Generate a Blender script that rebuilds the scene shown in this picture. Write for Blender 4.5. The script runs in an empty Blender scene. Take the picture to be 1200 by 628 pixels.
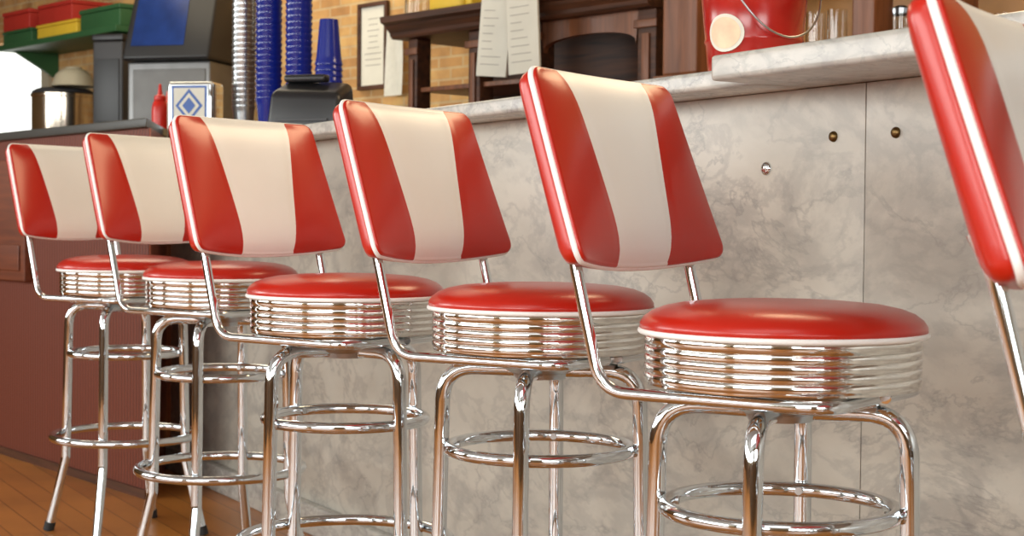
import bpy, bmesh, math, random
from mathutils import Vector, Matrix
random.seed(4)
scene = bpy.context.scene
COL = scene.collection
try:
    scene.view_settings.view_transform = 'Standard'
except Exception:
    pass
FZ = -.04   # floor level

# ---------------------------------------------------------------- materials
def new_mat(name):
    m = bpy.data.materials.new(name); m.use_nodes = True
    nt = m.node_tree
    return m, nt, nt.nodes['Principled BSDF']

def pmat(name, col, rough=0.5, metal=0.0, coat=0.0, var=0.06, scale=8.0, bump=0.0, bscale=200.0, trans=0.0, ior=1.45, spec=0.5, emis=0.0):
    m, nt, b = new_mat(name)
    tc = nt.nodes.new('ShaderNodeTexCoord')
    n = nt.nodes.new('ShaderNodeTexNoise'); n.inputs['Scale'].default_value = scale; n.inputs['Detail'].default_value = 4
    nt.links.new(tc.outputs['Object'], n.inputs['Vector'])
    r = nt.nodes.new('ShaderNodeValToRGB')
    c = Vector(col)
    r.color_ramp.elements[0].position = 0.3; r.color_ramp.elements[1].position = 0.7
    r.color_ramp.elements[0].color = (*(c * (1 - var)), 1); r.color_ramp.elements[1].color = (*(c * (1 + var)), 1)
    nt.links.new(n.outputs['Fac'], r.inputs['Fac'])
    nt.links.new(r.outputs['Color'], b.inputs['Base Color'])
    b.inputs['Roughness'].default_value = rough; b.inputs['Metallic'].default_value = metal
    b.inputs['Coat Weight'].default_value = coat; b.inputs['Coat Roughness'].default_value = 0.2
    b.inputs['Transmission Weight'].default_value = trans; b.inputs['IOR'].default_value = ior
    b.inputs['Specular IOR Level'].default_value = spec
    if emis:
        nt.links.new(r.outputs['Color'], b.inputs['Emission Color']); b.inputs['Emission Strength'].default_value = emis
    if bump:
        n2 = nt.nodes.new('ShaderNodeTexNoise'); n2.inputs['Scale'].default_value = bscale; n2.inputs['Detail'].default_value = 3
        nt.links.new(tc.outputs['Object'], n2.inputs['Vector'])
        bp = nt.nodes.new('ShaderNodeBump'); bp.inputs['Strength'].default_value = bump; bp.inputs['Distance'].default_value = 0.002
        nt.links.new(n2.outputs['Fac'], bp.inputs['Height']); nt.links.new(bp.outputs['Normal'], b.inputs['Normal'])
    return m

def marble(name, light, mid, dark, rough=0.3, vscale=3.0, vs=1.0):
    m, nt, b = new_mat(name); L = nt.links
    tc = nt.nodes.new('ShaderNodeTexCoord')
    mp = nt.nodes.new('ShaderNodeMapping'); mp.inputs['Rotation'].default_value = (0, math.radians(35), 0); mp.inputs['Scale'].default_value = (1.0, 1.0, 1.7)
    L.new(tc.outputs['Object'], mp.inputs['Vector'])
    n1 = nt.nodes.new('ShaderNodeTexNoise'); n1.inputs['Scale'].default_value = vscale; n1.inputs['Detail'].default_value = 9; n1.inputs['Roughness'].default_value = 0.6; n1.inputs['Distortion'].default_value = 0.45
    L.new(mp.outputs['Vector'], n1.inputs['Vector'])
    r1 = nt.nodes.new('ShaderNodeValToRGB'); r1.color_ramp.elements[0].position = 0.32; r1.color_ramp.elements[1].position = 0.64
    r1.color_ramp.elements[0].color = (*mid, 1); r1.color_ramp.elements[1].color = (*light, 1)
    L.new(n1.outputs['Fac'], r1.inputs['Fac'])
    prev = r1.outputs['Color']
    for sc, wid, st in ((vscale, 0.065, 0.52 * vs), (vscale * 2.2, 0.045, 0.42 * vs), (vscale * 1.2, 0.014, .52 * vs)):
        n2 = nt.nodes.new('ShaderNodeTexNoise'); n2.noise_dimensions = '4D'; n2.inputs['W'].default_value = sc * 3.7 + wid * 50; n2.inputs['Scale'].default_value = sc; n2.inputs['Detail'].default_value = 9; n2.inputs['Roughness'].default_value = 0.60; n2.inputs['Distortion'].default_value = 0.5
        L.new(mp.outputs['Vector'], n2.inputs['Vector'])
        s = nt.nodes.new('ShaderNodeMath'); s.operation = 'SUBTRACT'; s.inputs[1].default_value = 0.5; L.new(n2.outputs['Fac'], s.inputs[0])
        a = nt.nodes.new('ShaderNodeMath'); a.operation = 'ABSOLUTE'; L.new(s.outputs[0], a.inputs[0])
        mr = nt.nodes.new('ShaderNodeMapRange'); mr.interpolation_type = 'SMOOTHSTEP'; mr.inputs['From Min'].default_value = 0; mr.inputs['From Max'].default_value = wid; mr.inputs['To Min'].default_value = st; mr.inputs['To Max'].default_value = 0
        L.new(a.outputs[0], mr.inputs['Value'])
        g = nt.nodes.new('ShaderNodeMath'); g.operation = 'MULTIPLY'; L.new(mr.outputs[0], g.inputs[0]); L.new(n1.outputs['Fac'], g.inputs[1])
        mx = nt.nodes.new('ShaderNodeMix'); mx.data_type = 'RGBA'
        L.new(g.outputs[0], mx.inputs['Factor']); L.new(prev, mx.inputs['A']); mx.inputs['B'].default_value = (*dark, 1)
        prev = mx.outputs['Result']
    L.new(prev, b.inputs['Base Color']); b.inputs['Roughness'].default_value = rough
    return m

def wood(name, c1, c2, rough=0.45, scale=(1, 14, 14), coat=0.05):
    m, nt, b = new_mat(name); L = nt.links
    tc = nt.nodes.new('ShaderNodeTexCoord'); mp = nt.nodes.new('ShaderNodeMapping'); mp.inputs['Scale'].default_value = scale
    L.new(tc.outputs['Object'], mp.inputs['Vector'])
    n = nt.nodes.new('ShaderNodeTexNoise'); n.inputs['Scale'].default_value = 3; n.inputs['Detail'].default_value = 8; n.inputs['Distortion'].default_value = 0.6
    L.new(mp.outputs['Vector'], n.inputs['Vector'])
    r = nt.nodes.new('ShaderNodeValToRGB'); r.color_ramp.elements[0].position = 0.3; r.color_ramp.elements[1].position = 0.7
    r.color_ramp.elements[0].color = (*c1, 1); r.color_ramp.elements[1].color = (*c2, 1)
    L.new(n.outputs['Fac'], r.inputs['Fac']); L.new(r.outputs['Color'], b.inputs['Base Color'])
    b.inputs['Roughness'].default_value = rough; b.inputs['Coat Weight'].default_value = coat
    return m

def brickmat(name):
    m, nt, b = new_mat(name); L = nt.links
    tc = nt.nodes.new('ShaderNodeTexCoord')
    sp = nt.nodes.new('ShaderNodeSeparateXYZ'); cb = nt.nodes.new('ShaderNodeCombineXYZ')
    L.new(tc.outputs['Object'], sp.inputs[0]); L.new(sp.outputs['X'], cb.inputs['X']); L.new(sp.outputs['Z'], cb.inputs['Y'])
    nz = nt.nodes.new('ShaderNodeTexNoise'); nz.inputs['Scale'].default_value = 9; nz.inputs['Detail'].default_value = 4; L.new(tc.outputs['Object'], nz.inputs['Vector'])
    br = nt.nodes.new('ShaderNodeTexBrick'); L.new(cb.outputs[0], br.inputs['Vector'])
    br.inputs['Color1'].default_value = (.64, .38, .14, 1); br.inputs['Color2'].default_value = (.46, .23, .08, 1); br.inputs['Mortar'].default_value = (.56, .39, .20, 1)
    br.inputs['Scale'].default_value = 1.0; br.inputs['Brick Width'].default_value = 0.17; br.inputs['Row Height'].default_value = 0.052; br.inputs['Mortar Size'].default_value = 0.006
    mx = nt.nodes.new('ShaderNodeMix'); mx.data_type = 'RGBA'; mx.blend_type = 'OVERLAY'; mx.inputs['Factor'].default_value = 0.6
    L.new(br.outputs['Color'], mx.inputs['A']); L.new(nz.outputs['Fac'], mx.inputs['B'])
    L.new(mx.outputs['Result'], b.inputs['Base Color']); b.inputs['Roughness'].default_value = 0.85
    bp = nt.nodes.new('ShaderNodeBump'); bp.inputs['Strength'].default_value = 0.6; bp.inputs['Distance'].default_value = 0.01; bp.invert = True
    L.new(br.outputs['Fac'], bp.inputs['Height']); L.new(bp.outputs['Normal'], b.inputs['Normal'])
    return m

def plankmat(name):
    m, nt, b = new_mat(name); L = nt.links
    tc = nt.nodes.new('ShaderNodeTexCoord'); mp = nt.nodes.new('ShaderNodeMapping'); mp.inputs['Rotation'].default_value = (0, 0, math.radians(60))
    L.new(tc.outputs['Object'], mp.inputs['Vector'])
    br = nt.nodes.new('ShaderNodeTexBrick'); L.new(mp.outputs[0], br.inputs['Vector'])
    br.inputs['Color1'].default_value = (.47, .18, .036, 1); br.inputs['Color2'].default_value = (.36, .125, .026, 1); br.inputs['Mortar'].default_value = (.13, .045, .012, 1)
    br.inputs['Brick Width'].default_value = 2.6; br.inputs['Row Height'].default_value = 0.09; br.inputs['Mortar Size'].default_value = 0.0018; br.inputs['Scale'].default_value = 1
    n = nt.nodes.new('ShaderNodeTexNoise'); n.inputs['Scale'].default_value = 2.5; n.inputs['Detail'].default_value = 6; L.new(mp.outputs[0], n.inputs['Vector'])
    mx = nt.nodes.new('ShaderNodeMix'); mx.data_type = 'RGBA'; mx.blend_type = 'OVERLAY'; mx.inputs['Factor'].default_value = 0.5
    L.new(br.outputs['Color'], mx.inputs['A']); L.new(n.outputs['Fac'], mx.inputs['B'])
    L.new(mx.outputs['Result'], b.inputs['Base Color']); b.inputs['Roughness'].default_value = 0.3
    return m

def ribbed(name, col):
    m, nt, b = new_mat(name); L = nt.links
    tc = nt.nodes.new('ShaderNodeTexCoord')
    w = nt.nodes.new('ShaderNodeTexWave'); w.bands_direction = 'X'; w.inputs['Scale'].default_value = 14; w.inputs['Distortion'].default_value = 0.15
    L.new(tc.outputs['Object'], w.inputs['Vector'])
    r = nt.nodes.new('ShaderNodeValToRGB'); c = Vector(col); r.color_ramp.elements[0].color = (*(c * .65), 1); r.color_ramp.elements[1].color = (*(c * 1.1), 1)
    L.new(w.outputs['Fac'], r.inputs['Fac']); L.new(r.outputs['Color'], b.inputs['Base Color'])
    bp = nt.nodes.new('ShaderNodeBump'); bp.inputs['Strength'].default_value = .3; bp.inputs['Distance'].default_value = .004
    L.new(w.outputs['Fac'], bp.inputs['Height']); L.new(bp.outputs['Normal'], b.inputs['Normal']); b.inputs['Roughness'].default_value = .55
    return m

def emit(name, col, s):
    m, nt, b = new_mat(name)
    b.inputs['Base Color'].default_value = (*col, 1); b.inputs['Emission Color'].default_value = (*col, 1); b.inputs['Emission Strength'].default_value = s
    return m

M_RED = pmat('red_vinyl', (.50, .015, .005), .31, coat=.3, var=.03, scale=6)
M_WHITE = pmat('white_vinyl', (.90, .91, .87), .38, coat=.15, var=.015)
M_PIPE = pmat('piping_white', (.92, .93, .91), .4, var=.02)
M_CHROME = pmat('chrome', (.72, .76, .79), .06, metal=1, var=.02)
M_BAND = pmat('band_chrome', (.78, .77, .74), .08, metal=1, var=.02)
M_STEEL = pmat('brushed_steel', (.54, .57, .59), .28, metal=1, var=.08, scale=20)
M_DKSTEEL = pmat('grey_steel_front', (.20, .20, .20), .4, metal=.7, var=.1, scale=10)
M_DKSTEEL2 = pmat('grey_steel_door', (.15, .15, .15), .5, metal=.4, var=.1, scale=10)
M_RUB = pmat('rubber_black', (.02, .02, .02), .6)
M_BLACK = pmat('black_plastic', (.018, .018, .02), .35)
M_DKGREY = pmat('dark_grey', (.045, .045, .05), .45)
M_MARBLE = marble('marble_front', (.60, .565, .49), (.465, .435, .375), (.155, .15, .155), .33, 1.9, 1.0)
M_MARTOP = marble('marble_slab', (.61, .59, .53), (.45, .435, .395), (.16, .16, .165), .26, 4.0, 1.2)
M_DKWOOD = wood('dark_wood', (.034, .012, .005), (.115, .038, .014), rough=.55, coat=0)
M_MIDWOOD = wood('brown_wood', (.12, .040, .015), (.25, .085, .03), scale=(14, 14, 1))
M_PLAQUE = wood('red_brown_wood', (.11, .028, .012), (.19, .05, .018))
M_PANEL = ribbed('red_brown_panel', (.15, .030, .012))
M_END_BRIGHT = wood('red_brown_end_brightened', (.24, .055, .022), (.32, .08, .032), scale=(6, 6, 1))  # lighter red-brown standing in for light on the shaded counter end
M_DKTOP = pmat('dark_laminate', (.05, .05, .045), .35)
M_BRICK = brickmat('yellow_brick')
M_FLOOR = plankmat('orange_planks')
M_CEIL = pmat('ceiling_paint', (.34, .34, .33), .9)
M_WALL = pmat('wall_paint', (.26, .19, .10), .8)
M_REFLBAND = wood('reflected_band_wood', (.025, .012, .005), (.20, .105, .036), scale=(2, 2, .5), rough=.6)  # streaky brown meant to be mirrored in the stool chrome
M_BLUE = pmat('blue_plastic', (.008, .02, .24), .18, coat=.4)
M_SCREEN = pmat('screen_blue', (.01, .03, .14), .15, emis=.06, var=.5, scale=5)
M_KETCH = pmat('ketchup_red', (.62, .02, .01), .3)
M_PAPER = pmat('paper', (.78, .75, .65), .8, var=.05)
M_INK = pmat('ink', (.42, .39, .34), .8)
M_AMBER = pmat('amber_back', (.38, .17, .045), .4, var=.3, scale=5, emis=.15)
M_GLASS = pmat('clear_glass', (.95, .95, .92), .03, trans=1.0, var=.01)
M_BAG = pmat('plastic_bag', (.78, .77, .69), .4, trans=.1, var=.06, scale=30)
M_BUCKET = pmat('red_enamel', (.42, .012, .008), .22, coat=.5, var=.15, scale=14)
M_ORANGE = pmat('pale_orange_centre', (.88, .62, .42), .5, var=.14, scale=30)
M_GREEN = pmat('green_paint', (.03, .11, .04), .5)
M_YEL = pmat('yellow_paint', (.75, .50, .04), .5)
M_CREAM = pmat('cream_enamel', (.50, .45, .33), .35)
M_COPPER = pmat('warm_steel', (.68, .60, .50), .18, metal=1, var=.1)
M_BRASS = pmat('aged_brass', (.16, .10, .04), .35, metal=1, var=.3, scale=90)
M_CHERRY = pmat('red_box', (.45, .03, .02), .5)
M_WIN = emit('daylight_pane', (.94, .98, .97), 8.2)
M_WIN2 = emit('daylight_pane_back', (.95, 1.0, .95), 1.6)
M_GLAZE = pmat('emblem_blue', (.015, .09, .38), .3)

# ---------------------------------------------------------------- mesh helpers
def mk(name, verts, faces, mats, parent=None, smooth=True, loc=(0, 0, 0), rz=0.0, midx=None):
    me = bpy.data.meshes.new(name); me.from_pydata([tuple(v) for v in verts], [], faces); me.update()
    if not isinstance(mats, (list, tuple)): mats = [mats]
    for m in mats: me.materials.append(m)
    if midx:
        for p, i in zip(me.polygons, midx): p.material_index = i
    bm = bmesh.new(); bm.from_mesh(me); bmesh.ops.recalc_face_normals(bm, faces=bm.faces); bm.to_mesh(me); bm.free()
    if smooth:
        for p in me.polygons: p.use_smooth = True
    o = bpy.data.objects.new(name, me); COL.objects.link(o)
    o.location = loc; o.rotation_euler = (0, 0, rz)
    if parent: o.parent = parent
    return o

def sharp(o, ang=35):
    try:
        o.data.set_sharp_from_angle(angle=math.radians(ang))
    except Exception:
        pass
    return o

def top(o, label, cat, group=None, kind=None):
    o['label'] = label; o['category'] = cat
    if group: o['group'] = group
    if kind: o['kind'] = kind
    return o

def structure(o, label=None):
    o['kind'] = 'structure'; o['label'] = label or 'room surface'; o['category'] = o.name.split('_')[0]
    return o

def empty(name, loc=(0, 0, 0), rz=0.0):
    o = bpy.data.objects.new(name, None); COL.objects.link(o); o.empty_display_size = .1
    o.location = loc; o.rotation_euler = (0, 0, rz); return o

def lathe(name, prof, mat, parent=None, segs=48, loc=(0, 0, 0), ang=40, ret=False):
    V = []; F = []
    n = len(prof)
    for i in range(segs):
        a = 2 * math.pi * i / segs
        for r, z in prof: V.append((r * math.cos(a), r * math.sin(a), z))
    for i in range(segs):
        j = (i + 1) % segs
        for k in range(n - 1):
            F.append((i * n + k, j * n + k, j * n + k + 1, i * n + k + 1))
    o = mk(name, V, F, mat, parent, True, loc)
    bm = bmesh.new(); bm.from_mesh(o.data); bmesh.ops.remove_doubles(bm, verts=bm.verts, dist=1e-5)
    bmesh.ops.recalc_face_normals(bm, faces=bm.faces); bm.to_mesh(o.data); bm.free()
    return sharp(o, ang)

def fillet(pts, rad, n=8):
    P = [Vector(p) for p in pts]; out = [P[0]]
    for i in range(1, len(P) - 1):
        r = rad[i - 1] if isinstance(rad, (list, tuple)) else rad
        d1 = (P[i - 1] - P[i]); d2 = (P[i + 1] - P[i]); l1 = d1.length; l2 = d2.length; d1.normalize(); d2.normalize()
        ang = d1.angle(d2); t = min(r / math.tan(ang / 2), l1 * .48, l2 * .48)
        a = P[i] + d1 * t; b = P[i] + d2 * t
        for k in range(n + 1):
            s = k / n; out.append(a * (1 - s) ** 2 + P[i] * 2 * s * (1 - s) + b * s * s)
    out.append(P[-1]); return out

def sweep(name, pts, r, mat, parent=None, segs=14, closed=False, cap=True, loc=(0, 0, 0)):
    P = [Vector(p) for p in pts]; n = len(P); V = []; F = []
    tang = []
    for i in range(n):
        if closed: t = P[(i + 1) % n] - P[i - 1]
        else: t = P[min(i + 1, n - 1)] - P[max(i - 1, 0)]
        tang.append(t.normalized())
    ref = Vector((0, 0, 1)) if abs(tang[0].z) < .9 else Vector((0, 1, 0))
    nr = (ref - tang[0] * ref.dot(tang[0])).normalized()
    for i in range(n):
        nr = (nr - tang[i] * nr.dot(tang[i])).normalized(); bn = tang[i].cross(nr)
        for k in range(segs):
            a = 2 * math.pi * k / segs; V.append(P[i] + nr * (r * math.cos(a)) + bn * (r * math.sin(a)))
    m = n if closed else n - 1
    for i in range(m):
        j = (i + 1) % n
        for k in range(segs):
            l = (k + 1) % segs; F.append((i * segs + k, i * segs + l, j * segs + l, j * segs + k))
    if cap and not closed:
        F.append(tuple(range(segs))); F.append(tuple((n - 1) * segs + k for k in range(segs)))
    o = mk(name, V, F, mat, parent, True, loc); return sharp(o, 60)

def ring(name, R, r, z, mat, parent=None, segs=72, c=(0, 0)):
    return sweep(name, [(c[0] + R * math.cos(2 * math.pi * i / segs), c[1] + R * math.sin(2 * math.pi * i / segs), z) for i in range(segs)], r, mat, parent, 12, closed=True)

def prism(name, poly, z0, z1, mat, parent=None, bevel=0.0, loc=(0, 0, 0), rz=0.0, smooth=False):
    n = len(poly)
    V = [(p[0], p[1], z0) for p in poly] + [(p[0], p[1], z1) for p in poly]
    F = [tuple(range(n)), tuple(range(n, 2 * n))] + [(i, (i + 1) % n, n + (i + 1) % n, n + i) for i in range(n)]
    o = mk(name, V, F, mat, parent, False, loc, rz)
    if bevel:
        bm = bmesh.new(); bm.from_mesh(o.data)
        bmesh.ops.bevel(bm, geom=list(bm.edges), offset=bevel, segments=3, profile=.6, affect='EDGES')
        bm.to_mesh(o.data); bm.free()
        for p in o.data.polygons: p.use_smooth = True
        sharp(o, 40)
    return o

def box(name, x0, x1, y0, y1, z0, z1, mat, parent=None, bevel=0.0, loc=(0, 0, 0), rz=0.0):
    return prism(name, [(x0, y0), (x1, y0), (x1, y1), (x0, y1)], z0, z1, mat, parent, bevel, loc, rz)

def clone(o, parent=None):
    c = o.copy(); COL.objects.link(c)
    if parent: c.parent = parent
    for ch in o.children: clone(ch, c)
    return c

# ---------------------------------------------------------------- site frames
O = Vector((.379, 2.15)); U = Vector((-.505, .863)).normalized(); N = Vector((.863, .505)).normalized()
RB = math.atan2(-U.y, -U.x)                     # bar frame: +x to the near end, +y behind the bar
WO = Vector((0, 6.76)); WU = Vector((-.68, .733)).normalized(); WN = Vector((.733, .68)).normalized()
RW = math.atan2(-WU.y, -WU.x)
def bar_x(px, d):
    t = (px - 600) / 1800; y = (N.dot(O) + d) / (N.x * t + N.y); p = Vector((t * y, y)); return -(p - O).dot(U)
def wall_x(px, e):
    t = (px - 600) / 1800; y = (WN.dot(WO) - e) / (WN.x * t + WN.y); p = Vector((t * y, y)); return -(p - WO).dot(WU)
def bar_pt(x, d): return O - U * x + N * d
def wall_pt(x, e): return WO - WU * x - WN * e

# ---------------------------------------------------------------- camera
cam = bpy.data.cameras.new('camera'); cam.lens = 54.0; cam.sensor_width = 36.0
cam.dof.use_dof = True; cam.dof.focus_distance = 2.6; cam.dof.aperture_fstop = 9.0
co = bpy.data.objects.new('camera', cam); COL.objects.link(co)
co.matrix_world = Matrix.Translation((0, 0, .90)) @ Matrix.Rotation(math.radians(90 - 1.655), 4, 'X') @ Matrix.Rotation(math.radians(.5), 4, 'Z')
scene.camera = co

# ---------------------------------------------------------------- room
structure(box('floor', -8, 6, -3.2, 13, FZ - .05, FZ, M_FLOOR), 'glossy orange wood plank floor')
structure(box('ceiling', -8, 6, -3.2, 13, 3.2, 3.25, M_CEIL), 'grey painted ceiling')
wl = wall_x(-260, 0); wa = wall_x(-70, 0); wb = wall_x(57, 0); wr = 6.0
def wallseg(x0, x1, z0, z1):
    return [(x0, 0, z0), (x1, 0, z0), (x1, 0, z1), (x0, 0, z1), (x0, .15, z0), (x1, .15, z0), (x1, .15, z1), (x0, .15, z1)]
V = []; F = []
for seg in ((wl - 3, wa, FZ, 3.2), (wb, wr, FZ, 3.2), (wa, wb, FZ, 1.15), (wa, wb, 2.1, 3.2)):
    b0 = len(V); V += wallseg(*seg)
    F += [tuple(b0 + i for i in f) for f in ((0, 1, 2, 3), (4, 5, 6, 7), (0, 1, 5, 4), (2, 3, 7, 6), (1, 2, 6, 5), (0, 3, 7, 4))]
structure(mk('wall_back', V, F, M_BRICK, smooth=False, loc=(WO.x, WO.y, 0), rz=RW), 'yellow brick wall')
w1 = mk('window_1', [(wa, .1, 1.15), (wb, .1, 1.15), (wb, .1, 2.1), (wa, .1, 2.1)], [(0, 1, 2, 3)], M_WIN2, smooth=False, loc=(WO.x, WO.y, 0), rz=RW)
structure(w1, 'bright daylight window')
structure(box('trim_1', wb - .05, wb + .05, -.03, .1, 1.1, 2.15, M_CREAM, loc=(WO.x, WO.y, 0), rz=RW), 'cream window trim')
structure(box('wall_left', -6.0, -5.9, -3.2, 13, FZ, 3.2, M_WALL), 'warm painted wall')
structure(box('wall_right', 4.1, 4.2, -3.2, 4, FZ, 3.2, M_WALL), 'warm painted wall')
structure(box('wall_front', -6, 4.1, -3.2, -3.1, FZ, 3.2, M_WALL), 'warm painted wall')
structure(box('trim_20', -5.9, 4.1, -3.1, -3.05, FZ, .95, M_REFLBAND), 'unseen brown wood band added for chrome reflections')  # unseen bands added to give the chrome dark, warm reflections
structure(box('trim_21', -5.9, -5.85, -3.0, 11, FZ, .85, M_REFLBAND), 'unseen brown wood band added for chrome reflections')
structure(box('trim_22', 4.05, 4.1, -3.0, 2, FZ, 1.0, M_REFLBAND), 'unseen brown wood band added for chrome reflections')
k = 2
for (x0, x1) in ((-5.4, -1.4), (.3, 2.6)):
    structure(mk('window_%d' % k, [(x0, -3.09, 1.2), (x1, -3.09, 1.2), (x1, -3.09, 2.8), (x0, -3.09, 2.8)], [(0, 1, 2, 3)], M_WIN, smooth=False), 'wide unseen daylight pane lighting the bar front')
    k += 1
for (y0, y1) in ((-2, 3.2), (4.0, 6.2)):  # the farther pane is added to brighten the dark end of the bar
    structure(mk('window_%d' % k, [(-5.89, y0, 1.1), (-5.89, y1, 1.1), (-5.89, y1, 2.6), (-5.89, y0, 2.6)], [(0, 1, 2, 3)], M_WIN, smooth=False), 'wide unseen daylight pane lighting the bar front'); k += 1

# ---------------------------------------------------------------- bar
bar = empty('bar_counter', (O.x, O.y, 0), RB)
top(bar, 'long diner bar faced in veined cream-grey marble panels', 'bar counter')
seam = bar_x(1012, .42); xl = bar_x(200, .42); xr = 3.6
xs = sorted({xr, seam + 1.35, seam, xl})
for i in range(len(xs) - 1):
    box('front_panel', xs[i] + .0012, xs[i + 1] - .0012, .42, .445, FZ, 1.144, M_MARBLE, bar, .0008)
box('bar_body', xl + .12, xr, .446, .70, FZ, 1.143, M_DKWOOD, bar)
box('plinth', xl + .03, xr, .385, .419, FZ, .05, M_MARTOP, bar, .006)
def bolt(px, h, r, mat):
    x = bar_x(px, .42)
    V = []; F = []; prof = [(0, -.007), (r * .5, -.0065), (r * .85, -.005), (r, -.002), (r, 0)]
    s = 20
    for i in range(s):
        a = 2 * math.pi * i / s
        for rr, yy in prof: V.append((x + rr * math.cos(a), .42 + yy, h + rr * math.sin(a)))
    m = len(prof)
    for i in range(s):
        j = (i + 1) % s
        for q in range(m - 1): F.append((i * m + q, j * m + q, j * m + q + 1, i * m + q + 1))
    return mk('bolt', V, F, mat, bar)
bolt(897, 1.005, .013, M_CHROME)['label'] = 'chrome button bolt'
for px, h in ((975, 1.056), (1048, 1.056)):
    bolt(px, h, .0095, M_BRASS)['label'] = 'aged brass bolt'
step = bar_x(829, .2)
ct = prism('countertop', [(xl + .01, .30), (step - .001, .30), (step - .001, .76), (xl + .01, .76)], 1.145, 1.18, M_MARTOP, None, .008, (O.x, O.y, 0), RB)
top(ct, 'veined grey marble bar top slab', 'countertop')
ct2 = prism('countertop', [(step, .20), (xr, .20), (xr, .76), (step, .76)], 1.145, 1.189, M_MARTOP, None, .009, (O.x, O.y, 0), RB)
top(ct2, 'thicker overhanging marble bar top slab', 'countertop')

# dark side counter
p1 = Vector((-1.222, 5.16)); D = Vector((-.64, .768)).normalized(); D2 = Vector((.768, .64)).normalized(); RD = math.atan2(-D.y, -D.x)
side = empty('side_counter', (p1.x, p1.y, 0), RD)
top(side, 'red-brown ribbed wood service counter with dark top', 'counter')
prism('counter_panel', [(0, 0), (-3.6, 0), (-3.6, .50), (-.80, .50), (-.60, .37)], FZ, 1.21, M_PANEL, side)
prism('end_brightener', [(.001, .001), (-.599, .371), (-.596, .376), (.004, .006)], FZ, 1.21, M_END_BRIGHT, side)  # thin cover added over the shaded end face, brightened by its colour
prism('counter_worktop', [(.02, -.02), (-3.6, -.02), (-3.6, .51), (-.80, .51), (-.59, .378)], 1.211, 1.243, M_DKTOP, side, .004)
box('base_rail', -3.6, 0, -.012, -.001, FZ, FZ + .03, M_DKWOOD, side)
box('carved_board', -2.6, -.98, -.03, -.001, .66, 1.13, M_PLAQUE, side, .005)
box('carved_board', -2.6, -1.02, -.038, -.031, .70, .80, M_PLAQUE, side, .004)

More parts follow.
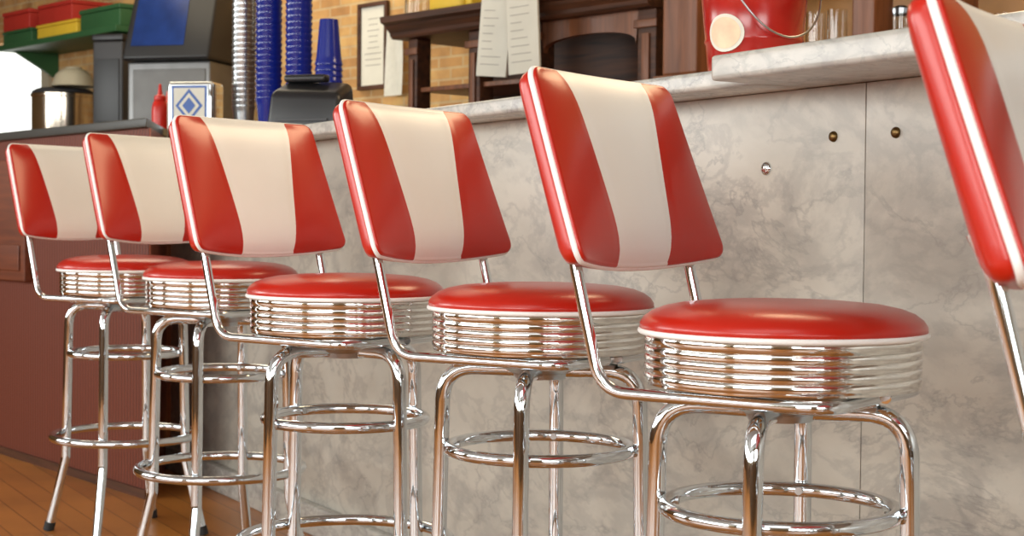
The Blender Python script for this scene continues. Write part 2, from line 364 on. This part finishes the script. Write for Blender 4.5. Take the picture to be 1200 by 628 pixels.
# ---------------------------------------------------------------- stool
def build_stool():
    root = empty('bar_stool')
    zp = .753
    lathe_prof = [(0, zp + .044), (.05, zp + .0435), (.10, zp + .0415), (.14, zp + .038), (.165, zp + .033), (.182, zp + .0265), (.193, zp + .0185), (.1985, zp + .010), (.199, zp + .003), (.195, zp - .001), (0, zp - .001)]
    seat = lathe('seat', lathe_prof, M_RED, root, 96, ang=80)
    ring('piping', .1975, .0042, zp - .001, M_PIPE, seat, 96)
    prof = [(.0, zp - .003), (.190, zp - .003), (.1922, zp - .006), (.1922, zp - .0185)]
    z0 = zp - .019; per_ = .0128; nn = 4
    for i in range(nn):
        for q in range(1, 12):
            a = math.pi * q / 12
            prof.append((.1890 + .0034 * math.sin(a) ** .8, z0 - per_ * (i + (1 - math.cos(a)) / 2)))
    prof += [(.190, z0 - per_ * nn - .001), (.190, z0 - per_ * nn - .0035), (.182, z0 - per_ * nn - .0045), (0, z0 - per_ * nn - .0045)]
    bd = lathe('seat_band', prof, M_BAND, root, 160, ang=75); bd['label'] = 'ribbed chrome seat band'
    lathe('swivel_plate', [(0, .676), (.135, .676), (.14, .67), (.135, .660), (.09, .655), (.05, .638), (.045, .628), (0, .628)], M_STEEL, root, 48)
    for i in range(4):
        pts = fillet([(.02, 0, .643), (.176, 0, .645), (.184, 0, .25), (.186, 0, .185), (.238, 0, FZ + .012)], [.062, .5, .06], 9)
        lg = sweep('leg', pts, .0136, M_CHROME, root, 18); lg.rotation_euler = (0, 0, math.pi / 2 * i)
        sweep('foot_tip', [(.2345, 0, FZ + .026), (.241, 0, FZ + .001)], .0160, M_RUB, lg, 16)
    ring('footrest_ring', .1605, .0112, .504, M_CHROME, root)
    ring('footrest_ring', .2115, .0120, .256, M_CHROME, root)
    for i in range(4):
        s = sweep('ring_screw', [(.1495, 0, .504), (.145, 0, .504)], .006, M_STEEL, root, 12); s.rotation_euler = (0, 0, math.pi / 2 * i)
    for sgn in (-1, 1):
        pts = fillet([(-.262, sgn * .165, .895), (-.242, sgn * .165, .855), (-.195, sgn * .165, .668), (.145, sgn * .165, .668), (.145, sgn * .02, .668)], [.1, .055, .05], 8)
        sweep('back_support', pts, .0088, M_CHROME, root, 14)
    # backrest
    H = .277; rc = .019; aB = .208; aT = .190
    org = Vector((-.230, 0, .852)); up_ = Vector((-.077, 0, .274)).normalized(); nm = Vector((up_.z, 0, -up_.x))
    ts = []
    for i in range(7): ts.append(rc * (1 - math.cos(math.pi / 2 * i / 6)))
    for i in range(1, 16): ts.append(rc + (H - 2 * rc) * i / 16)
    for i in range(7): ts.append(H - rc * (1 - math.cos(math.pi / 2 * (6 - i) / 6)))
    def A(t):
        base = aB + (aT - aB) * t / H
        if t < rc: return base - rc + math.sqrt(max(0, rc * rc - (rc - t) ** 2))
        if t > H - rc: return base - rc + math.sqrt(max(0, rc * rc - (t - H + rc) ** 2))
        return base
    def us(t):
        Aw = A(t); s = t / H
        xb = .073 + .034 * s + .012 * s * s
        L = []
        for i in range(10): L.append(-Aw + (Aw - xb) * i / 10)
        for i in range(14): L.append(-xb + 2 * xb * i / 14)
        for i in range(11): L.append(xb + (Aw - xb) * i / 10)
        return L, Aw, xb
    nc = 35; V = []; F = []; MI = []
    def W(y, t, w):
        u = y / .2
        wrap = .032 - .016 * max(0, min(1, t / H))
        crown = (t / H - .5) * .010 * (1 - u * u)
        return org + up_ * (t + crown) + nm * (w + wrap * u * u) + Vector((0, y, 0))
    for t in ts:
        L, Aw, xb = us(t)
        for y in L:
            u = y / max(Aw, .001); v = 2 * t / H - 1
            bul = .019 * (1 - abs(u) ** 4) * (1 - abs(v) ** 6)
            bul -= .0020 * math.exp(-((abs(y) - xb) / .0035) ** 2) * (1 - abs(v) ** 5)
            V.append(W(y, t, bul))
    nrw = len(ts)
    for i in range(nrw - 1):
        for j in range(nc - 1):
            F.append((i * nc + j, i * nc + j + 1, (i + 1) * nc + j + 1, (i + 1) * nc + j)); MI.append(1 if 10 <= j < 24 else 0)
    per = [j for j in range(nc)] + [i * nc + nc - 1 for i in range(1, nrw)] + [(nrw - 1) * nc + j for j in range(nc - 2, -1, -1)] + [i * nc for i in range(nrw - 2, 0, -1)]
    def rimpos(idx):
        i, j = divmod(idx, nc); L, Aw, xb = us(ts[i]); return L[j], ts[i]
    m = len(per); prevring = per; ct_ = H / 2
    def offs(idx, sc):
        y, t = rimpos(idx); return y * (.2 + sc) / .2, ct_ + (t - ct_) * (H / 2 + sc) / (H / 2)
    for (w, sc) in ((-.001, .0030), (-.003, .0048), (-.006, .0050), (-.008, .001), (-.012, .001), (-.014, .0030), (-.020, .0038), (-.028, .0025), (-.035, -.001), (-.040, -.009), (-.043, -.020), (-.045, -.045), (-.046, -.10)):
        cur = []
        for idx in per:
            y2, t2 = offs(idx, sc); V.append(W(y2, t2, w)); cur.append(len(V) - 1)
        for q in range(m):
            F.append((prevring[q], prevring[(q + 1) % m], cur[(q + 1) % m], cur[q]))
            j1 = per[q] % nc; j2 = per[(q + 1) % m] % nc; rowi = per[q] // nc
            MI.append(1 if (rowi in (0, nrw - 1) and 10 <= min(j1, j2) < 24 and w > -.007) else 0)
        prevring = cur
    V.append(W(0, ct_, -.047)); c = len(V) - 1
    for q in range(m): F.append((prevring[q], prevring[(q + 1) % m], c)); MI.append(0)
    br = mk('backrest', V, F, [M_RED, M_WHITE], root, True, midx=MI)
    br['label'] = 'padded red backrest with tapering white centre stripe'
    pp = []
    for idx in per:
        y2, t2 = offs(idx, .0035); p = W(y2, t2, -.0100)
        if not pp or (p - pp[-1]).length > .002: pp.append(p)
    sweep('piping', pp, .0050, M_PIPE, br, 10, closed=True)
    return root

stool = build_stool()
STOOLS = [((.379, 2.15), -35, -111, -.005), ((.052, 2.71), -33, -101, -.011), ((-.334, 3.10), -37, -138, -.012), ((-.757, 4.0), -35, -98, 0), ((-1.157, 4.6), -35, -96, 0), ((.746, 1.44), -34, -105, 0)]
first = True
for (p, ra, la, dz) in STOOLS:
    s = stool if first else clone(stool)
    first = False
    s.location = (p[0], p[1], 0); s.rotation_euler = (0, 0, math.radians(ra))
    k = 0; q = 0
    for ch in s.children:
        nm_ = ch.name.split('.')[0]
        if nm_ == 'leg': ch.rotation_euler = (0, 0, math.radians(la - ra + 90 * k)); k += 1
        if nm_ == 'ring_screw': ch.rotation_euler = (0, 0, math.radians(la - ra + 90 * q)); q += 1
        if nm_ == 'backrest': ch.location = (0, 0, dz)
    top(s, 'chrome diner bar stool with red and white striped vinyl back', 'bar stool', 'row of bar stools along the marble bar')

# ---------------------------------------------------------------- things on the bar
ZT = 1.18
def on_bar(px, d): 
    p = bar_pt(bar_x(px, d), d); return (p.x, p.y, ZT)
bp_ = on_bar(880, .47)
bk = empty('bucket', (bp_[0], bp_[1], 1.189), 0); top(bk, 'red metal bucket with wire handle and round pale sticker', 'bucket')
lathe('bucket_body', [(0, 0), (.084, 0), (.087, .004), (.0885, .02), (.092, .055), (.0945, .058), (.0945, .062), (.093, .066), (.102, .16), (.105, .163), (.105, .168), (.103, .172), (.109, .235), (.113, .237), (.114, .242), (.111, .246), (.106, .243), (.086, .008), (0, .006)], M_BUCKET, bk, 64)
hp = []
for i in range(25):
    a = math.pi * i / 24
    hp.append((.114 * math.cos(a), -.108 * math.sin(a) ** .5, .22 - .16 * math.sin(a)))
hh = sweep('handle', hp, .002, M_STEEL, bk, 8); hh.rotation_euler = (0, 0, math.radians(28)); hh['label'] = 'thin steel wire handle'
def patch(name, r0, off, mat):
    V = []; F = []; nr = 6; ns = 32
    for i in range(nr + 1):
        for j in range(ns):
            a = 2 * math.pi * j / ns; uu = 1.15 * r0 * i / nr * math.cos(a); vv = .070 + r0 * i / nr * math.sin(a)
            R = .0885 + (.110 - .0885) * (vv - .02) / .215 + off + .0035
            th = math.radians(-133) + uu / R
            V.append((R * math.cos(th), R * math.sin(th), vv))
    for i in range(nr):
        for j in range(ns): F.append((i * ns + j, i * ns + (j + 1) % ns, (i + 1) * ns + (j + 1) % ns, (i + 1) * ns + j))
    return mk(name, V, F, mat, bk)
patch('patch', .035, .0, M_PAPER)['label'] = 'white round sticker'
patch('patch_centre', .029, .0008, M_ORANGE)['label'] = 'pale orange centre of the sticker'  # pale round patch with a warmer centre on the bucket side

# cups
def cup_mesh(name, mat, rb, rt, h):
    prof = [(0, .003), (rb - .004, .003), (rb, 0), (rb + .001, .006), (rb + (rt - rb) * .8, h * .82)]
    prof += [(rt, h - .012), (rt + .002, h - .006), (rt + .0022, h), (rt - .001, h), (rt - .002, h - .01), (rb - .001, .008), (0, .008)]
    return lathe(name, prof, mat, None, 32)
def stack(px, d, n, pitch, proto, label, group, inverted=False, h=.13):
    loc = on_bar(px, d)
    for i in range(n):
        c = proto.copy(); COL.objects.link(c)
        if inverted:
            c.rotation_euler = (math.pi, 0, 0); c.location = (loc[0], loc[1], loc[2] + h + i * pitch)
        else:
            c.location = (loc[0], loc[1], loc[2] + i * pitch)
        top(c, label, 'cup', group)
pb = cup_mesh('plastic_tumbler', M_BLUE, .030, .044, .15)
ps = cup_mesh('steel_cup', M_STEEL, .031, .043, .15)
stack(285, .62, 28, .021, ps, 'stainless steel malt cup in a tall nested stack', 'nested steel malt cups')
stack(314, .56, 27, .021, pb, 'dark blue plastic tumbler in a tall nested stack', 'nested blue tumblers in tall stacks')
stack(349, .62, 27, .021, pb, 'dark blue plastic tumbler in a tall nested stack', 'nested blue tumblers in tall stacks')
stack(384, .62, 13, .0195, pb, 'dark blue plastic tumbler turned upside down in a stack', 'upside-down blue tumblers', True, .15)
bpy.data.objects.remove(pb); bpy.data.objects.remove(ps)

# napkin dispenser
loc = on_bar(229, .46)
nd = empty('napkin_dispenser', loc, math.radians(-10)); top(nd, 'chrome napkin dispenser with blue diamond emblem', 'napkin dispenser')
box('dispenser_case', -.086, .086, -.06, .06, 0, .232, M_CHROME, nd, .012)
box('face_plate', -.074, .074, -.066, -.0602, .02, .222, M_STEEL, nd, .002)
box('napkin_stack', -.094, -.0865, -.045, .045, .03, .2, M_PAPER, nd, .002)
def flat(name, pts, y, mat, par): return mk(name, [(p[0], y, p[1]) for p in pts], [tuple(range(len(pts)))], mat, par, False)
cz = .143
flat('emblem', [(-.068, .03), (.068, .03), (.068, .216), (-.068, .216)], -.0668, M_GLAZE, nd)['label'] = 'blue bordered printed label'
flat('emblem', [(-.060, .038), (.060, .038), (.060, .208), (-.060, .208)], -.0676, M_PAPER, nd)['label'] = 'white printed label'
for i, (r, mt) in enumerate(((.062, M_GLAZE), (.047, M_PAPER), (.030, M_GLAZE))):
    flat('emblem', [(0, cz - r), (r * .85, cz), (0, cz + r), (-r * .85, cz)], -.0684 - .0008 * i, mt, nd)['label'] = 'nested blue diamond print'

for px, d, lab in ((187, .47, 'red squeeze ketchup bottle with pointed nozzle'), (196, .60, 'red squeeze ketchup bottle with pointed nozzle')):
    loc = on_bar(px, d)
    kb = empty('ketchup_bottle', loc); top(kb, lab, 'ketchup bottle', 'squeeze bottles beside the napkin dispenser')
    lathe('bottle_body', [(0, 0), (.029, 0), (.032, .005), (.033, .06), (.031, .09), (.033, .13), (.032, .17), (.027, .19), (.022, .195), (0, .195)], M_KETCH, kb, 32)
    lathe('nozzle', [(.022, .196), (.024, .2), (.022, .215), (.010, .222), (.005, .262), (0, .264)], M_KETCH, kb, 24)

# black card terminal
loc = on_bar(362, .47)
ph = empty('card_terminal', loc, math.radians(-16)); top(ph, 'black plastic card terminal standing on the bar', 'card terminal')
V = [(-.12, -.075, 0), (.13, -.075, 0), (.13, .075, 0), (-.12, .075, 0), (-.112, -.06, .125), (.125, -.06, .115), (.12, .07, .160), (-.095, .07, .178), ]
o = mk('terminal_case', V, [(0, 1, 2, 3), (4, 5, 6, 7), (0, 1, 5, 4), (1, 2, 6, 5), (2, 3, 7, 6), (3, 0, 4, 7)], M_BLACK, ph)
bm = bmesh.new(); bm.from_mesh(o.data); bmesh.ops.bevel(bm, geom=list(bm.edges), offset=.022, segments=5, profile=.5, affect='EDGES'); bm.to_mesh(o.data); bm.free()
for p in o.data.polygons: p.use_smooth = True
box('handset', -.09, .05, .0, .045, .158, .182, M_BLACK, ph, .010)
box('slot', -.08, .09, -.077, -.0735, .03, .038, M_DKGREY, ph, .001)

# ---------------------------------------------------------------- back counter with machines
def wloc(px, e, z=0):
    p = wall_pt(wall_x(px, e), e); return (p.x, p.y, z)
bc = empty('back_counter', (WO.x, WO.y, 0), RW); top(bc, 'dark wooden work counter against the brick wall', 'counter')
bx0 = wall_x(-30, .6); bx1 = wall_x(462, .3) - .02
box('counter_body', bx0, bx1, -.6, -.01, FZ, 1.06, M_DKWOOD, bc)
box('counter_top', bx0, bx1, -.62, -.01, 1.061, 1.10, M_STEEL, bc, .004)
ZB = 1.10
dm = empty('drink_dispenser', wloc(218, .33, ZB), RW + math.radians(32)); top(dm, 'black and grey steel soda dispenser with a blue screen', 'drink dispenser')
box('dispenser_body', -.235, .235, -.2, .2, 0, .62, M_DKSTEEL, dm, .012)
box('front_door', -.20, .21, -.206, -.2005, .08, .58, M_DKSTEEL2, dm, .004)
box('drip_tray', -.2, .2, -.26, -.207, .02, .05, M_BLACK, dm, .005)
V = [(-.25, -.25, .625), (.25, -.25, .625), (.25, .22, .625), (-.25, .22, .625), (-.22, -.14, 1.02), (.25, -.14, 1.02), (.25, .22, 1.02), (-.22, .22, 1.02)]
o = mk('dispenser_hood', V, [(0, 1, 2, 3), (4, 5, 6, 7), (0, 1, 5, 4), (1, 2, 6, 5), (2, 3, 7, 6), (3, 0, 4, 7)], M_BLACK, dm)
bm = bmesh.new(); bm.from_mesh(o.data); bmesh.ops.bevel(bm, geom=list(bm.edges), offset=.02, segments=3, profile=.5, affect='EDGES'); bm.to_mesh(o.data); bm.free()
for p in o.data.polygons: p.use_smooth = True
def fy(z): return -.25 + .11 * (z - .625) / .395 - .003
mk('screen', [(-.20, fy(.70), .70), (.10, fy(.70), .70), (.10, fy(.97), .97), (-.19, fy(.97), .97)], [(0, 1, 2, 3)], M_SCREEN, dm, False)['label'] = 'glossy blue backlit screen'
gm = empty('coffee_grinder', wloc(139, .3, ZB), RW + math.radians(30)); top(gm, 'tall dark grey coffee grinder cabinet', 'coffee grinder')
box('grinder_case', -.095, .095, -.12, .12, 0, .80, M_DKGREY, gm, .012)
box('grinder_lid', -.1, .1, -.125, .125, .801, .84, M_BLACK, gm, .01)
box('grinder_panel', -.075, .075, -.126, -.1205, .35, .7, M_BLACK, gm, .002)
um = empty('soup_warmer', wloc(74, .28, ZB), RW); top(um, 'round polished steel soup warmer with flat dark lid', 'soup warmer')
lathe('warmer_body', [(0, 0), (.18, 0), (.185, .01), (.185, .53), (.192, .535), (.192, .55), (.18, .555), (0, .555)], M_COPPER, um, 48)
lathe('warmer_lid', [(.185, .556), (.18, .57), (.15, .585), (0, .59)], M_DKGREY, um, 48)
lc = wloc(86, .28, ZB + .591)
cb_ = empty('mixing_bowl', lc, RW)
top(cb_, 'cream enamel bowl turned upside down on the warmer lid', 'bowl')
lathe('bowl_shell', [(.125, 0), (.130, .003), (.125, .012), (.108, .065), (.08, .095), (.05, .106), (.045, .115), (0, .115)], M_CREAM, cb_, 40)
sh = empty('wall_shelf', (WO.x, WO.y, 0), RW); top(sh, 'green painted wooden wall shelf on brackets', 'shelf')
sx0 = wall_x(24, .2); sx1 = wall_x(165, .2)
box('shelf_board', sx0, sx1, -.36, -.005, 1.96, 1.995, M_GREEN, sh, .003)
for xx in (sx0 + .1, sx1 - .12):
    mk('bracket', [(xx, -.005, 1.959), (xx, -.3, 1.959), (xx, -.005, 1.80), (xx + .03, -.005, 1.959), (xx + .03, -.3, 1.959), (xx + .03, -.005, 1.80)], [(0, 1, 2), (3, 4, 5), (0, 1, 4, 3), (1, 2, 5, 4), (0, 2, 5, 3)], M_GREEN, sh, False)
def crate(name, xa, xb, z0, z1, mat, lab, ya=-.33, yb=-.04):
    e = empty(name, (*wall_pt((xa + xb) / 2, -(ya + yb) / 2), z0), RW); top(e, lab, 'box')
    w = (xb - xa) / 2; dd = (yb - ya) / 2
    box('box_body', -w, w, -dd, dd, 0, (z1 - z0) * .78, mat, e, .006)
    box('box_lid', -w - .006, w + .006, -dd - .006, dd + .006, (z1 - z0) * .78 + .001, z1 - z0, mat, e, .006)
Lx = sx1 - sx0
crate('storage_box', sx0 + .03, sx0 + .28 * Lx, 1.996, 2.08, M_GREEN, 'green lidded storage box on a green shelf')
crate('storage_box', sx0 + .33 * Lx, sx0 + .66 * Lx, 1.996, 2.08, M_YEL, 'yellow lidded storage box on a green shelf')
crate('storage_box', sx0 + .69 * Lx, sx1 - .01, 1.996, 2.12, M_GREEN, 'green lidded storage box on a green shelf')
crate('storage_box', sx0 + .34 * Lx, sx0 + .62 * Lx, 2.082, 2.2, M_CHERRY, 'red lidded box stacked on a yellow box')
crate('storage_box', sx0 + .03, sx0 + .26 * Lx, 2.082, 2.2, M_CHERRY, 'red lidded box stacked on a green box')

# ---------------------------------------------------------------- framed notice + hanging sheets
fr = empty('picture_frame', (*wall_pt(wall_x(438, 0), .004), 1.545), RW); top(fr, 'thin dark frame holding a printed certificate on brick', 'picture frame')
fw = .115; fh = .42
for (x0, x1, z0, z1) in ((-fw, fw, 0, .02), (-fw, fw, fh - .02, fh), (-fw, -fw + .02, .0201, fh - .0201), (fw - .02, fw, .0201, fh - .0201)):
    box('frame_rail', x0, x1, -.02, 0, z0, z1, M_DKWOOD, fr, .002)
box('certificate', -fw + .02, fw - .02, -.008, -.002, .02, fh - .02, M_PAPER, fr)
for i in range(9):
    w = random.uniform(.03, .07)
    box('print_line', -w, w, -.0092, -.0082, .34 - i * .028, .344 - i * .028, M_INK, fr)
pl = empty('plastic_pouch', (*wall_pt(wall_x(460, .05), .05), 1.50), RW); top(pl, 'crinkled plastic sleeve of papers hanging on brick wall', 'plastic sleeve')
V = []; F = []
for i in range(15):
    for j in range(9):
        z = .34 * i / 14; x = (j / 8 - .5) * (.135 - .02 * (i / 14)) + .008 * (1 - i / 14)
        V.append((x, -.003 * math.sin(j * 1.1 + i * .3) - .012 * (1 - i / 14) ** 2, z))
for i in range(14):
    for j in range(8): F.append((i * 9 + j, i * 9 + j + 1, (i + 1) * 9 + j + 1, (i + 1) * 9 + j))
mk('sleeve_sheet', V, F, M_BAG, pl)
sweep('hook', [(0, .045, .36), (0, -.01, .36), (0, -.012, .335)], .004, M_BRASS, pl, 8)

# ---------------------------------------------------------------- back bar (dark carved wood)
bb = empty('back_bar', (WO.x, WO.y, 0), RW); top(bb, 'dark carved wooden back bar with cornice and arched niche', 'back bar')
b0 = wall_x(468, .45); b1 = wall_x(758, .45); dpt = .45
box('lower_cabinet', b0, b1, -dpt, -.01, FZ, 1.16, M_DKWOOD, bb)
box('cabinet_top', b0 - .02, b1, -dpt - .02, -.01, 1.161, 1.20, M_MIDWOOD, bb, .005)
box('back_panel', b0, b1, -.04, -.01, 1.201, 1.69, M_DKWOOD, bb)
for xx, ww in ((b0 + .03, .06), (b0 + (b1 - b0) * .30, .07), (b0 + (b1 - b0) * .55, .07), (b1 - .05, .09)):
    box('post', xx - ww / 2, xx + ww / 2, -dpt + .04, -dpt + .12, 1.201, 1.69, M_DKWOOD, bb, .006)
    box('post_capital', xx - ww / 2 - .012, xx + ww / 2 + .012, -dpt + .028, -dpt + .039, 1.62, 1.65, M_MIDWOOD, bb, .004)
    box('post_moulding', xx - ww / 5, xx + ww / 5, -dpt + .031, -dpt + .039, 1.25, 1.60, M_MIDWOOD, bb, .003)
ax0 = b0 + (b1 - b0) * .57; ax1 = b1 - .1; V = []; F = []; n = 20
cx = (ax0 + ax1) / 2; rx = (ax1 - ax0) / 2 - .012
for yv in (-dpt + .05, -dpt + .075):
    for i in range(n + 1):
        a = math.pi - math.pi * i / n
        x = cx + rx * math.cos(a); z = 1.57 + .055 * math.sin(a) ** .7 if math.sin(a) > 0.001 else 1.57
        V.append((ax0 + (ax1 - ax0) * i / n, yv, 1.69)); V.append((x, yv, z))
m = 2 * (n + 1)
for s in (0, 1):
    for i in range(n): F.append((s * m + 2 * i, s * m + 2 * i + 1, s * m + 2 * i + 3, s * m + 2 * i + 2))
for i in range(n): F.append((2 * i + 1, 2 * i + 3, m + 2 * i + 3, m + 2 * i + 1))
mk('arch_panel', V, F, M_MIDWOOD, bb, False)
box('niche_shelf', b0 + .06, b0 + (b1 - b0) * .52, -dpt + .06, -.04, 1.46, 1.48, M_MIDWOOD, bb, .003)
box('niche_shelf', ax0, ax1, -dpt + .1, -.04, 1.34, 1.36, M_MIDWOOD, bb, .003)
prof = [(-.01, 1.69), (-dpt, 1.69), (-dpt - .01, 1.70), (-dpt - .015, 1.715), (-dpt - .035, 1.735), (-dpt - .04, 1.745), (-dpt - .065, 1.755), (-dpt - .07, 1.78), (-.01, 1.78)]
V = [(b0 - .06, y, z) for y, z in prof] + [(b1 + .0, y, z) for y, z in prof]; m = len(prof)
F = [tuple(range(m)), tuple(range(m, 2 * m))] + [(i, (i + 1) % m, m + (i + 1) % m, m + i) for i in range(m)]
mk('cornice', V, F, M_DKWOOD, bb, False)

dc = empty('display_cabinet', (WO.x, WO.y, 0), RW); top(dc, 'tall open brown wooden display cabinet with amber back', 'cabinet')
c0 = wall_x(760, .5); c1 = wall_x(1290, .5)
box('lower_cabinet', c0, c1, -.45, -.01, FZ, 1.40, M_DKWOOD, dc)
box('back_panel', c0, c1, -.04, -.01, 1.401, 2.55, M_AMBER, dc)
box('cabinet_ledge', c0, c1, -.49, -.01, 1.401, 1.43, M_MIDWOOD, dc, .004)
for px, w in ((786, .16), (1000, .085), (1105, .05), (1260, .085)):
    xx = wall_x(px, .5)
    box('column', xx - w / 2, xx + w / 2, -.47, -.36, 1.431, 2.5, M_MIDWOOD, dc, .01)
for z in (1.72, 2.1):
    box('shelf', c0 + .1, c1, -.35, -.045, z, z + .02, M_DKWOOD, dc, .002)
box('head_board', c0, c1, -.5, -.01, 2.5, 2.6, M_DKWOOD, dc, .01)

def glass(px, e, z, r, h, lab, cat='glass jar', lid=False, grp=None):
    g = empty('glass_jar' if lid else 'drinking_glass', wloc(px, e, z)); top(g, lab, cat, grp)
    lathe('glass_body', [(0, 0), (r * .85, 0), (r * .9, .005), (r, h * .5), (r, h), (r - .003, h), (r - .003, h * .5), (r * .85, .008), (0, .008)], M_GLASS, g, 28)
    if lid: lathe('jar_lid', [(r * 1.02, h), (r * 1.04, h + .003), (r * 1.03, h + .02), (r * .4, h + .03), (0, h + .03)], M_STEEL, g, 28)
glass(697, .3, 1.361, .03, .10, 'clear drinking glass on a dark wood shelf', 'glass')
for px in (952, 977):
    glass(px, .25, 1.431, .034, .20, 'tall clear drinking glass on the brown cabinet ledge', 'glass', grp='tall glasses on the ledge')
for px in (1028, 1051, 1074):
    glass(px, .25, 1.431, .034, .16, 'clear glass jar on the brown cabinet ledge', lid=True, grp='glass jars on the cabinet ledge')
for px in (1125, 1148, 1172):
    glass(px, .25, 1.431, .03, .13, 'clear drinking glass on the brown cabinet ledge', 'glass', grp='drinking glasses on the ledge')
yb = empty('snack_bag', wloc(535, .35, 1.781), RW); top(yb, 'yellow paper bag lying on the dark cornice', 'bag')
box('bag_body', -.11, .11, -.08, .08, 0, .09, M_YEL, yb, .03)
box('bag_fold', .111, .15, -.06, .06, .02, .045, M_YEL, yb, .008)
g = empty('glass_jar', wloc(487, .35, 1.781)); top(g, 'clear glass jar with steel lid on the dark cornice', 'glass jar')
lathe('glass_body', [(0, 0), (.05, 0), (.055, .005), (.055, .12), (.052, .12), (.05, .008), (0, .008)], M_GLASS, g, 28)
lathe('jar_lid', [(.056, .1201), (.057, .14), (0, .145)], M_STEEL, g, 28)

for i, (px, tilt) in enumerate(((574, -5), (613, 3))):
    e = .555
    pd = empty('order_pad', wloc(px, e, 1.475), RW + math.radians(12)); pd.rotation_euler[1] = math.radians(-tilt)
    top(pd, 'clipped cream order pad hanging in front of the back bar', 'order pad', 'order pads hanging from the cornice')
    box('pad_sheets', -.072, .072, -.006, .006, 0, .30, M_PAPER, pd, .001)
    box('pad_clip', -.04, .04, -.012, .010, .301, .325, M_STEEL, pd, .003)
    sweep('cord', [(0, 0, .326), (0, .0, .36)], .002, M_INK, pd, 6)
    for q in range(8):
        w = random.uniform(.02, .05)
        box('writing_line', -.055, -.055 + 2 * w, -.0068, -.0061, .255 - q * .03, .258 - q * .03, M_INK, pd)

# ---------------------------------------------------------------- lights
def area(name, loc, rot, sx, sy, power, col):
    l = bpy.data.lights.new(name, 'AREA'); l.shape = 'RECTANGLE'; l.size = sx; l.size_y = sy; l.energy = power; l.color = col
    o = bpy.data.objects.new(name, l); COL.objects.link(o); o.location = loc; o.rotation_euler = [math.radians(a) for a in rot]; return o
area('ceiling_light', (-1.0, .3, 3.1), (25, 0, 0), 3.0, 2.0, 42, (.98, .98, .96))
area('bar_light', (1.3, 4.0, 2.9), (-35, 0, -40), 1.6, .9, 42, (1, .74, .44))  # unseen warm light added for the orange sheen on the seats
area('far_light', (-1.8, 7.0, 3.0), (0, 0, 0), 2.0, 2.0, 42, (1, .86, .62))
w = bpy.data.worlds.new('world'); scene.world = w; w.use_nodes = True
w.node_tree.nodes['Background'].inputs[0].default_value = (.9, .85, .8, 1); w.node_tree.nodes['Background'].inputs[1].default_value = .3
